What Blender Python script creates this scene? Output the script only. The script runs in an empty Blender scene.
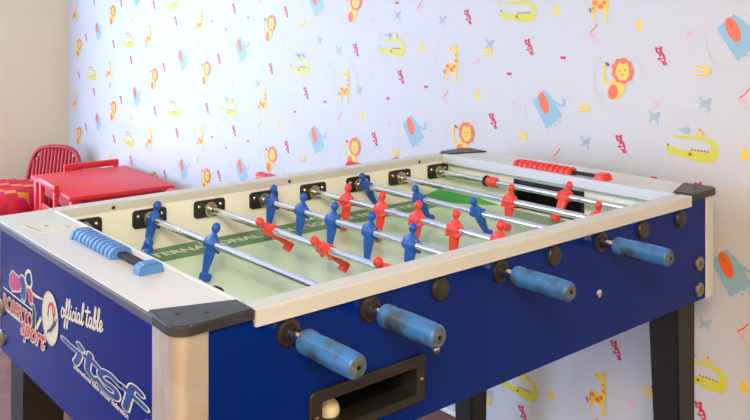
import bpy, bmesh, math, random
from mathutils import Matrix, Vector, Euler
random.seed(4)
scene = bpy.context.scene
COL = scene.collection
PI = math.pi
FLOOR = 0.87          # height of the rods above the floor

# ------------------------------------------------------------------ camera
cam_data = bpy.data.cameras.new('camera')
cam = bpy.data.objects.new('camera', cam_data)
COL.objects.link(cam)
cam.location = (-0.6699, -0.9835, 0.442 + FLOOR)
cam.rotation_euler = (PI / 2, 0, -0.7017)
cam_data.sensor_width = 36.0
cam_data.lens = 36.0 * 835.45 / 750.0
cam_data.shift_y = (20.41 - 210.0) / 750.0
cam_data.clip_start = 0.02
scene.camera = cam

# ------------------------------------------------------------------ view, world, light
scene.view_settings.view_transform = 'Standard'
scene.view_settings.look = 'None'
scene.view_settings.gamma = 1.0
scene.view_settings.use_curve_mapping = False
scene.view_settings.exposure = -0.10

world = bpy.data.worlds.new('sky')
scene.world = world
world.use_nodes = True
bg = world.node_tree.nodes['Background']
bg.inputs['Color'].default_value = (0.72, 0.84, 1.0, 1)
bg.inputs['Strength'].default_value = 6.0

def area_light(name, loc, rot, sx, sy, power, color, spread=180):
    d = bpy.data.lights.new(name, 'AREA')
    d.shape = 'RECTANGLE'; d.size = sx; d.size_y = sy
    d.energy = power; d.color = color; d.spread = math.radians(spread)
    o = bpy.data.objects.new(name, d); COL.objects.link(o)
    o.location = loc; o.rotation_euler = rot
    return o
# daylight through the window in the side wall, an added blue fill, warm ceiling lamps
area_light('window_and_fill_light', (-0.50, 4.50, 1.24), (-PI / 2, 0, 0), 2.16, 1.96, 86, (0.54, 0.73, 1.0))
area_light('window_and_fill_light', (-3.28, 3.1, 1.30), (0, -PI / 2, 0), 1.7, 1.76, 114, (0.24, 0.48, 1.0))  # added blue fill for the wall under the table, no known window there
area_light('ceiling_lamp_light', (-1.9, -2.0, 2.62), (0, 0, 0), 1.2, 1.2, 212, (1.0, 0.86, 0.63))
area_light('ceiling_lamp_light', (-1.6, 1.6, 2.62), (0, 0, 0), 1.2, 1.2, 20, (1.0, 0.88, 0.70))

# ------------------------------------------------------------------ helpers
def s2l(c):
    c = c / 255.0
    return c / 12.92 if c <= 0.04045 else ((c + 0.055) / 1.055) ** 2.4
def rgb(r, g, b): return (s2l(r), s2l(g), s2l(b), 1.0)

def mat(name, col, rough=0.5, metal=0.0, spec=0.5, noise=None, scale=20.0, bump=0.0, bscale=200.0, coat=0.0):
    """Procedural principled material; noise=(second colour, lo, hi) mixes in a worn or mottled second tone."""
    m = bpy.data.materials.new(name); m.use_nodes = True
    nt = m.node_tree; p = nt.nodes['Principled BSDF']
    p.inputs['Base Color'].default_value = col
    p.inputs['Roughness'].default_value = rough
    p.inputs['Metallic'].default_value = metal
    p.inputs['Specular IOR Level'].default_value = spec
    p.inputs['Coat Weight'].default_value = coat
    if coat: p.inputs['Coat Roughness'].default_value = 0.08
    if noise or bump:
        tc = nt.nodes.new('ShaderNodeTexCoord')
    if noise:
        c2, lo, hi = noise
        n = nt.nodes.new('ShaderNodeTexNoise'); n.inputs['Scale'].default_value = scale; n.inputs['Detail'].default_value = 6
        r = nt.nodes.new('ShaderNodeValToRGB')
        r.color_ramp.elements[0].position = lo; r.color_ramp.elements[1].position = hi
        r.color_ramp.elements[0].color = col; r.color_ramp.elements[1].color = c2
        nt.links.new(tc.outputs['Object'], n.inputs['Vector'])
        nt.links.new(n.outputs['Fac'], r.inputs['Fac'])
        nt.links.new(r.outputs['Color'], p.inputs['Base Color'])
    if bump:
        n2 = nt.nodes.new('ShaderNodeTexNoise'); n2.inputs['Scale'].default_value = bscale
        b = nt.nodes.new('ShaderNodeBump'); b.inputs['Strength'].default_value = bump; b.inputs['Distance'].default_value = 0.002
        nt.links.new(tc.outputs['Object'], n2.inputs['Vector'])
        nt.links.new(n2.outputs['Fac'], b.inputs['Height'])
        nt.links.new(b.outputs['Normal'], p.inputs['Normal'])
    return m

M = {}
M['wallpaper'] = mat('wallpaper', rgb(204, 202, 202), 0.46, spec=0.5, bump=0.15, bscale=60)
M['cream_paint'] = mat('cream_paint', rgb(232, 220, 190), 0.7, bump=0.1)
M['tan_paint'] = mat('tan_paint', rgb(150, 142, 130), 0.8)
M['white_paint'] = mat('white_paint', rgb(235, 232, 225), 0.8)
M['parquet'] = mat('parquet', rgb(120, 70, 58), 0.5, noise=(rgb(92, 50, 42), 0.35, 0.7), scale=9)
M['blue_laminate'] = mat('blue_laminate', rgb(0, 36, 118), 0.22, spec=0.12, noise=(rgb(0, 32, 112), 0.4, 0.7), scale=4)
M['silver_post'] = mat('silver_post', rgb(206, 203, 196), 0.32, metal=0.55, noise=(rgb(196, 190, 176), 0.4, 0.65), scale=14)
M['beige_rail'] = mat('beige_rail', rgb(206, 207, 204), 0.4, metal=0.1)
M['edge_silver'] = mat('edge_silver', rgb(214, 218, 228), 0.35, metal=0.2)
M['washer'] = mat('washer', rgb(150, 142, 126), 0.35, metal=0.8)
M['tray_plastic'] = mat('tray_plastic', rgb(34, 30, 27), 0.45)
M['edge_trim'] = mat('edge_trim', rgb(84, 88, 104), 0.4, metal=0.2)
M['white_deck'] = mat('white_deck', rgb(210, 212, 213), 0.3, spec=0.5)
M['cream_board'] = mat('cream_board', rgb(240, 241, 234), 0.45)
M['field'] = mat('field', rgb(204, 228, 196), 0.22, noise=(rgb(190, 220, 184), 0.4, 0.65), scale=5)
M['field_band'] = mat('field_band', rgb(42, 132, 66), 0.3, noise=(rgb(34, 118, 58), 0.4, 0.6), scale=8)
M['bright_green'] = mat('bright_green', rgb(50, 176, 84), 0.35)
M['white_print'] = mat('white_print', rgb(225, 232, 220), 0.4)
M['black_plastic'] = mat('black_plastic', rgb(30, 29, 30), 0.4, noise=(rgb(44, 42, 42), 0.4, 0.7), scale=40)
M['cap_plastic'] = mat('cap_plastic', rgb(44, 44, 48), 0.42, noise=(rgb(60, 60, 64), 0.4, 0.7), scale=30, bump=0.1)
M['dark_inside'] = mat('dark_inside', rgb(10, 10, 11), 0.8)
M['black_leg'] = mat('black_leg', rgb(20, 18, 17), 0.5)
M['chrome'] = mat('chrome', rgb(222, 222, 226), 0.13, metal=1.0)
M['nickel'] = mat('nickel', rgb(190, 182, 165), 0.25, metal=1.0)
M['brown_bush'] = mat('brown_bush', rgb(32, 28, 25), 0.4, noise=(rgb(54, 46, 40), 0.45, 0.7), scale=60)
M['handle_blue'] = mat('handle_blue', rgb(52, 112, 178), 0.42, noise=(rgb(56, 62, 62), 0.44, 0.66), scale=30)
M['handle_red'] = mat('handle_red', rgb(214, 48, 52), 0.42)
M['grime_cap'] = mat('grime_cap', rgb(92, 104, 108), 0.5, noise=(rgb(60, 62, 62), 0.4, 0.6), scale=120)
M['player_blue'] = mat('player_blue', rgb(24, 84, 176), 0.34)
M['player_red'] = mat('player_red', rgb(222, 66, 54), 0.34)
M['counter_blue'] = mat('counter_blue', rgb(78, 130, 194), 0.4)
M['counter_red'] = mat('counter_red', rgb(224, 66, 56), 0.4)
M['rubber'] = mat('rubber', rgb(18, 18, 20), 0.6)
M['ball'] = mat('ball', rgb(220, 208, 176), 0.5)
M['paper'] = mat('paper', rgb(212, 216, 210), 0.5)
M['print_aqua'] = mat('print_aqua', rgb(196, 216, 212), 0.5)
M['print_olive'] = mat('print_olive', rgb(206, 216, 196), 0.5)
M['print_grey'] = mat('print_grey', rgb(150, 152, 140), 0.5)
M['logo_cream'] = mat('logo_cream', rgb(206, 204, 180), 0.4)
M['logo_blue'] = mat('logo_blue', rgb(0, 62, 134), 0.35)
M['logo_red'] = mat('logo_red', rgb(196, 52, 56), 0.4)
M['logo_pink'] = mat('logo_pink', rgb(178, 62, 108), 0.4)
M['logo_navy'] = mat('logo_navy', rgb(24, 40, 84), 0.4)
M['red_lacquer'] = mat('red_lacquer', rgb(222, 50, 56), 0.4, spec=0.3)
M['red_dark'] = mat('red_dark', rgb(182, 28, 40), 0.4)
# wallpaper inks
INK = {
 'sky': mat('ink_sky', rgb(146, 184, 200), 0.44), 'orange': mat('ink_orange', rgb(240, 108, 52), 0.44),
 'yellow': mat('ink_yellow', rgb(240, 202, 70), 0.44), 'lime': mat('ink_lime', rgb(214, 206, 62), 0.44),
 'red': mat('ink_red', rgb(206, 62, 80), 0.44), 'pink': mat('ink_pink', rgb(232, 176, 186), 0.44),
 'greyblue': mat('ink_greyblue', rgb(168, 184, 190), 0.44), 'peach': mat('ink_peach', rgb(212, 196, 186), 0.44),
 'brown': mat('ink_brown', rgb(150, 84, 58), 0.44), 'lilac': mat('ink_lilac', rgb(206, 190, 222), 0.44),
}

def link(name, me, parent=None):
    o = bpy.data.objects.new(name, me); COL.objects.link(o)
    if parent is not None: o.parent = parent
    return o
def finish(name, bm, mats, parent=None, smooth=None, loc=None):
    me = bpy.data.meshes.new(name)
    bmesh.ops.recalc_face_normals(bm, faces=bm.faces[:])
    bm.to_mesh(me); bm.free()
    for m in (mats if isinstance(mats, (list, tuple)) else [mats]): me.materials.append(m)
    if smooth is not None:
        for p in me.polygons: p.use_smooth = True
        me.set_sharp_from_angle(angle=math.radians(smooth))
    o = link(name, me, parent)
    if loc is not None: o.location = loc
    return o
def thing(name, label, cat, loc=(0, 0, 0), rz=0.0, group=None):
    o = link(name, None); o.location = loc; o.rotation_euler = (0, 0, rz)
    return tag(o, label, cat, group)
def tag(o, label, cat, group=None):
    o['label'] = label; o['category'] = cat
    if group: o['group'] = group
    return o
def part(name, parent, loc=(0, 0, 0)):
    o = link(name, None, parent); o.location = loc
    return o
def structure(o):
    o['kind'] = 'structure'; return o

def box(bm, x0, x1, y0, y1, z0, z1, bev=0.0, seg=2, mi=0):
    r = bmesh.ops.create_cube(bm, size=1.0)
    vs = r['verts']
    for v in vs:
        v.co = Vector(((x0 + x1) / 2 + v.co.x * (x1 - x0), (y0 + y1) / 2 + v.co.y * (y1 - y0), (z0 + z1) / 2 + v.co.z * (z1 - z0)))
    fs = set(f for v in vs for f in v.link_faces)
    for f in fs: f.material_index = mi
    if bev:
        es = list(set(e for v in vs for e in v.link_edges))
        bmesh.ops.bevel(bm, geom=es, offset=bev, segments=seg, affect='EDGES', profile=0.5)
def prism(bm, pts, axis, a, b, mi=0):
    """Extrude a 2-D outline along an axis: 'z' takes (x,y), 'x' takes (y,z), 'y' takes (x,z)."""
    def P(p, w):
        return (p[0], p[1], w) if axis == 'z' else ((w, p[0], p[1]) if axis == 'x' else (p[0], w, p[1]))
    va = [bm.verts.new(P(p, a)) for p in pts]; vb = [bm.verts.new(P(p, b)) for p in pts]
    n = len(pts)
    fs = [bm.faces.new(va), bm.faces.new(vb[::-1])]
    for i in range(n): fs.append(bm.faces.new((va[i], va[(i + 1) % n], vb[(i + 1) % n], vb[i])))
    for f in fs: f.material_index = mi
def lathe(bm, prof, base, axis, seg=32, mi=0):
    """prof: (radius, distance along axis) pairs, swept about an axis through base."""
    ax = Vector(axis).normalized()
    t = Vector((0, 0, 1)) if abs(ax.z) < 0.9 else Vector((1, 0, 0))
    u = ax.cross(t).normalized(); w = ax.cross(u)
    B = Vector(base); rings = []
    for r, d in prof:
        if r < 1e-6: rings.append([bm.verts.new(B + ax * d)])
        else: rings.append([bm.verts.new(B + ax * d + (u * math.cos(2 * PI * k / seg) + w * math.sin(2 * PI * k / seg)) * r) for k in range(seg)])
    for a, b in zip(rings, rings[1:]):
        for k in range(seg):
            k2 = (k + 1) % seg
            if len(a) == 1 and len(b) == 1: continue
            if len(a) == 1: f = bm.faces.new((a[0], b[k], b[k2]))
            elif len(b) == 1: f = bm.faces.new((a[k], a[k2], b[0]))
            else: f = bm.faces.new((a[k], a[k2], b[k2], b[k]))
            f.material_index = mi
def tube(bm, pts, r, seg=12, cap=True):
    pts = [Vector(p) for p in pts]; rr = r if isinstance(r, (list, tuple)) else [r] * len(pts)
    rings = []; prev = None
    for i, p in enumerate(pts):
        d = (pts[min(i + 1, len(pts) - 1)] - pts[max(i - 1, 0)]).normalized()
        if prev is None:
            t = Vector((0, 0, 1)) if abs(d.z) < 0.9 else Vector((1, 0, 0)); u = d.cross(t).normalized()
        else: u = (prev - d * prev.dot(d)).normalized()
        prev = u; w = d.cross(u)
        rings.append([bm.verts.new(p + (u * math.cos(2 * PI * k / seg) + w * math.sin(2 * PI * k / seg)) * rr[i]) for k in range(seg)])
    for a, b in zip(rings, rings[1:]):
        for k in range(seg): bm.faces.new((a[k], a[(k + 1) % seg], b[(k + 1) % seg], b[k]))
    if cap: bm.faces.new(rings[0][::-1]); bm.faces.new(rings[-1])
def ellipsoid(bm, c, rx, ry, rz, u=20, v=14):
    r = bmesh.ops.create_uvsphere(bm, u_segments=u, v_segments=v, radius=1.0)
    for q in r['verts']: q.co = Vector((c[0] + q.co.x * rx, c[1] + q.co.y * ry, c[2] + q.co.z * rz))
def arc(cx, cy, r, a0, a1, n):
    return [(cx + r * math.cos(math.radians(a0 + (a1 - a0) * i / n)), cy + r * math.sin(math.radians(a0 + (a1 - a0) * i / n))) for i in range(n + 1)]
def rrect(x0, x1, y0, y1, r, n=5):
    return (arc(x1 - r, y1 - r, r, 0, 90, n) + arc(x0 + r, y1 - r, r, 90, 180, n) +
            arc(x0 + r, y0 + r, r, 180, 270, n) + arc(x1 - r, y0 + r, r, 270, 360, n))
def flat(bm, pts, fn, mi=0):
    f = bm.faces.new([bm.verts.new(fn(*p)) for p in pts]); f.material_index = mi
def ell(cx, cy, rx, ry, rot=0, n=16):
    c, s = math.cos(math.radians(rot)), math.sin(math.radians(rot))
    return [(cx + rx * math.cos(t) * c - ry * math.sin(t) * s, cy + rx * math.cos(t) * s + ry * math.sin(t) * c)
            for t in (2 * PI * k / n for k in range(n))]
def ribbon(bm, pts, w, fn, mi=0, closed=False, caps=True):
    """A flat printed stroke of width w along a polyline: mitred joins, each piece a hair above the one before it."""
    q = [tuple(p) for p in pts]
    q = [q[0]] + [b for a, b in zip(q, q[1:]) if math.hypot(b[0] - a[0], b[1] - a[1]) > 1e-6]
    if closed: q = q + [q[0], q[1]]
    nrm = (Vector(fn(q[0][0] + .001, q[0][1])) - Vector(fn(*q[0]))).cross(Vector(fn(q[0][0], q[0][1] + .001)) - Vector(fn(*q[0]))).normalized()
    if nrm.x > .5: nrm = -nrm
    rows = []
    n = len(q)
    for k in range(n):
        a = Vector(q[max(k - 1, 0)]); p = Vector(q[k]); c = Vector(q[min(k + 1, n - 1)])
        d0 = (p - a).normalized() if k > 0 else (c - p).normalized()
        d1 = (c - p).normalized() if k < n - 1 else d0
        t = (d0 + d1); t = t.normalized() if t.length > .3 else d1
        m = Vector((-t.y, t.x)); kf = 1 / max(.6, abs(m.dot(Vector((-d0.y, d0.x)))))
        off = nrm * (4e-6 * k)
        rows.append((bm.verts.new(Vector(fn(*(p + m * w / 2 * kf))) + off), bm.verts.new(Vector(fn(*(p - m * w / 2 * kf))) + off)))
    for (a, b), (c, d) in zip(rows, rows[1:]):
        bm.faces.new((a, b, d, c)).material_index = mi
    if caps and not closed:
        for k, p, o in ((0, q[0], q[1]), (-1, q[-1], q[-2])):
            ang = math.atan2(p[1] - o[1], p[0] - o[0]); L, Rr = rows[k]
            mid = [bm.verts.new(Vector(fn(p[0] + w / 2 * math.cos(ang + math.radians(g)), p[1] + w / 2 * math.sin(ang + math.radians(g)))) + nrm * (4e-6 * (k % n))) for g in (60, 30, 0, -30, -60)]
            lst = [L] + (mid if k == -1 else mid[::-1]) + [Rr]
            bm.faces.new(lst).material_index = mi
def text_mesh(name, body, m, parent, origin, ux, uy, size, width=None, shear=0.0, bold=0.0, depth=0.0):
    """Lettering lying on a surface: origin, direction of reading ux, up direction uy."""
    cu = bpy.data.curves.new(name, 'FONT'); cu.body = body; cu.size = size; cu.shear = shear; cu.offset = bold
    cu.resolution_u = 3; cu.extrude = depth
    t = bpy.data.objects.new(name, cu); COL.objects.link(t)
    dg = bpy.context.evaluated_depsgraph_get(); dg.update()
    me = bpy.data.meshes.new_from_object(t.evaluated_get(dg)); me.name = name
    COL.objects.unlink(t); bpy.data.objects.remove(t)
    xs = [v.co.x for v in me.vertices]; x0, x1 = min(xs), max(xs)
    k = (width / (x1 - x0)) if width else 1.0
    ux, uy = Vector(ux), Vector(uy); n = ux.cross(uy); O = Vector(origin)
    for v in me.vertices:
        v.co = O + ux * ((v.co.x - x0) * k) + uy * v.co.y + n * v.co.z
    me.materials.clear(); me.materials.append(m)
    return link(name, me, parent)

# positions of the wallpaper motifs as (along the wall, height)
MOTIFS = {
 'elephant': [ (0.003, 1.269), (0.021, 0.688), (0.584, 1.046), (1.170, 0.920), (1.746, 0.829), (1.746, 1.382), (2.320, 0.623), (2.324, 1.177), (2.899, 1.110), (2.888, 0.555), (3.447, 0.887), (3.989, 1.248), (3.989, 0.694) ],
 'lion': [ (0.338, 1.156), (0.924, 0.926), (1.507, 0.813), (1.501, 1.367), (2.076, 0.715), (2.084, 1.283), (2.650, 1.061), (2.650, 0.541), (3.220, 1.002), (3.771, 1.350), (3.764, 0.785), (4.297, 1.143), (4.297, 0.582) ],
 'giraffe': [ (0.979, 1.173), (0.396, 1.375), (0.406, 0.270), (2.140, 0.962), (2.700, 0.740), (1.556, 1.059), (2.710, 1.309), (3.281, 1.233), (3.822, 1.018), (3.269, 0.674), (4.366, 0.800), (4.366, 1.366) ],
 'crocodile': [ (0.687, 1.344), (0.115, 0.990), (1.273, 1.220), (1.850, 1.128), (2.422, 0.904), (3.540, 1.195), (3.004, 1.407), (4.083, 0.981), (3.540, 0.633), (2.987, 0.849), (0.093, 0.421), (0.683, 0.194) ],
 'cub': [ (0.210, 1.218), (0.331, 0.973), (0.652, 1.231), (0.797, 0.993), (0.906, 1.323), (1.377, 0.873), (1.233, 1.110), (1.489, 1.200), (1.953, 0.777), (1.815, 1.014), (2.386, 0.801), (2.640, 0.887), (1.960, 1.348), (2.386, 1.367), (2.524, 1.129), (2.076, 1.103), (3.220, 1.395), (2.965, 1.309), (3.513, 1.088), (3.101, 1.064), (3.755, 1.173), (4.180, 1.205), (4.297, 0.964), (3.650, 1.413), (3.208, 0.825), (2.954, 0.733), (3.513, 0.523), (3.090, 0.498), (3.749, 0.616), (4.180, 0.641), (3.650, 0.852), (4.051, 0.872), (0.347, 0.403), (0.676, 0.108), (0.099, 0.321) ],
 'leaf': [ (0.093, 1.184), (0.453, 1.062), (0.680, 0.958), (1.260, 0.839), (0.823, 0.100), (1.836, 0.745), (3.513, 1.314), (0.246, 0.319) ],
 'drop': [ (0.276, 1.300), (0.548, 1.343), (0.862, 1.074), (-0.012, 0.424), (0.569, 0.203), (-0.014, 0.988), (1.129, 1.220), (1.453, 0.956), (2.021, 0.859), (2.543, 0.804), (2.761, 1.314), (3.958, 0.981), (2.273, 0.916) ],
 'bird': [ (0.446, 0.966), (0.087, 1.103), (1.249, 1.331), (1.021, 1.313), (0.810, 1.237), (1.465, 1.049), (1.719, 1.233), (1.858, 1.161), (2.180, 1.034), (3.306, 1.178), (3.808, 0.930), (0.228, 0.500), (1.594, 1.197) ],
 'flamingo': [ (0.419, 1.279), (1.007, 1.055), (1.134, 1.359), (-0.014, 1.124), (-0.010, 0.554), (0.548, 0.913), (1.588, 0.932), (2.164, 0.841), (2.730, 0.623) ],
 'star': [ (0.225, 1.088), (0.131, 1.277), (0.717, 1.053), (0.303, 0.272), (1.388, 1.314), (1.298, 0.936), (0.862, 1.181), (1.394, 1.109), (2.468, 1.281), (2.404, 1.017), (1.975, 1.216), (1.652, 1.136), (2.921, 1.186) ],
 'heart': [ (0.731, 1.145), (0.526, 1.202), (1.304, 1.027), (1.104, 1.082), (1.685, 0.987), (1.894, 0.930), (2.264, 0.768), (2.459, 0.714), (0.231, 0.892), (1.255, 0.818), (2.591, 0.751) ],
}
# outlines printed on the end panel as (across, height from the rods)
ITSF = [
 [ (0.3940, -0.0810), (0.3730, -0.0820) ],
 [ (0.3620, -0.0830), (0.3410, -0.0830), (0.3230, -0.0840), (0.3320, -0.0960), (0.3410, -0.1030) ],
 [ (0.3250, -0.0700), (0.3140, -0.0730) ],
 [ (0.3010, -0.0810), (0.2710, -0.0790), (0.2480, -0.0820) ],
 [ (0.2800, -0.0720), (0.2910, -0.0960), (0.2810, -0.1020), (0.2670, -0.1050) ],
 [ (0.1720, -0.0820), (0.2040, -0.0790), (0.2300, -0.0830), (0.2420, -0.0910), (0.2250, -0.0950), (0.1990, -0.0940), (0.1810, -0.0960), (0.1830, -0.1040), (0.2040, -0.1070), (0.2300, -0.1060), (0.2510, -0.1010) ],
 [ (0.1630, -0.0810), (0.1340, -0.0820), (0.0860, -0.0850) ],
 [ (0.1500, -0.1080), (0.1390, -0.0890), (0.1280, -0.0720), (0.1150, -0.0690), (0.0990, -0.0710) ],
]
SHAPES = {
 'red_shirt': [ (0.660, -0.031), (0.677, -0.042), (0.679, -0.060), (0.664, -0.068), (0.620, -0.058), (0.607, -0.045), (0.613, -0.035), (0.641, -0.033) ],
 'blue_shirt': [ (0.610, -0.027), (0.620, -0.035), (0.607, -0.042), (0.610, -0.057), (0.607, -0.068), (0.592, -0.070), (0.583, -0.058), (0.586, -0.038), (0.595, -0.027) ],
 'pale_arm': [ (0.573, -0.010), (0.586, -0.019), (0.587, -0.030), (0.575, -0.039), (0.557, -0.037), (0.551, -0.027), (0.554, -0.015), (0.560, -0.009) ],
 'red_leg': [ (0.580, -0.041), (0.568, -0.049), (0.568, -0.060), (0.560, -0.066), (0.548, -0.059), (0.548, -0.044), (0.560, -0.040) ],
 'line1': [ (0.551, -0.041), (0.528, -0.042), (0.495, -0.040), (0.496, -0.043), (0.534, -0.048), (0.551, -0.045) ],
 'dark_leg': [ (0.553, -0.065), (0.545, -0.079), (0.553, -0.098), (0.547, -0.113), (0.534, -0.109), (0.531, -0.075), (0.539, -0.064) ],
 'line2': [ (0.507, -0.074), (0.533, -0.103), (0.524, -0.104), (0.499, -0.078) ],
 'line3': [ (0.701, -0.112), (0.703, -0.116), (0.600, -0.115), (0.592, -0.112) ],
}
# ------------------------------------------------------------------ the room
WX, WY = 1.325, 4.475          # papered wall plane and plain side wall plane
BX, BY, CZ = -3.25, -2.9, 2.7
bm = bmesh.new(); box(bm, BX - .12, WX + .12, BY - .12, WY + .12, -.06, 0)
structure(finish('floor', bm, M['parquet']))
bm = bmesh.new(); box(bm, BX - .12, WX + .12, BY - .12, WY + .12, CZ, CZ + .06)
structure(finish('ceiling', bm, M['white_paint']))
def wall_with_hole(name, axis, w0, w1, a0, a1, h, m):
    b = bmesh.new(); h0, h1, z0, z1 = h
    for p0, p1, q0, q1 in ((a0, h0, 0, CZ), (h1, a1, 0, CZ), (h0, h1, 0, z0), (h0, h1, z1, CZ)):
        if axis == 'y': box(b, p0, p1, w0, w1, q0, q1)
        else: box(b, w0, w1, p0, p1, q0, q1)
    return structure(finish(name, b, m))
wall_with_hole('wall_left', 'y', WY, WY + .12, BX, WX, (-1.6, 0.6, 0.24, 2.24), M['cream_paint'])
wall_with_hole('wall_behind', 'x', BX - .12, BX, BY, WY, (2.2, 4.0, 0.42, 2.18), M['tan_paint'])  # opening made for the added fill window
bm = bmesh.new(); box(bm, BX, WX, BY - .12, BY, 0, CZ)
structure(finish('wall_front', bm, M['cream_paint']))

M['pane'] = bpy.data.materials.new('pane'); M['pane'].use_nodes = True
gp = M['pane'].node_tree.nodes['Principled BSDF']
gp.inputs['Transmission Weight'].default_value = 1.0; gp.inputs['Roughness'].default_value = 0.02; gp.inputs['IOR'].default_value = 1.45
def window(name, axis, w, h):
    h0, h1, z0, z1 = h; mid = (h0 + h1) / 2
    b = bmesh.new()
    for p0, p1, q0, q1 in ((h0, h0 + .05, z0, z1), (h1 - .05, h1, z0, z1), (mid - .03, mid + .03, z0, z1), (h0, h1, z0, z0 + .05), (h0, h1, z1 - .05, z1)):
        if axis == 'y': box(b, p0, p1, w, w + .04, q0, q1, .004, 1)
        else: box(b, w - .04, w, p0, p1, q0, q1, .004, 1)
    o = structure(finish(name, b, M['white_paint']))
    b = bmesh.new()
    if axis == 'y': box(b, h0 + .05, h1 - .05, w + .015, w + .02, z0 + .05, z1 - .05)
    else: box(b, w - .02, w - .015, h0 + .05, h1 - .05, z0 + .05, z1 - .05)
    finish('pane', b, M['pane'], o)
window('window_1', 'y', WY + .06, (-1.6, 0.6, 0.24, 2.24))

window('added_fill_window', 'x', BX - .06, (2.2, 4.0, 0.42, 2.18))  # invented window, out of view, frames the added blue fill light

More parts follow.
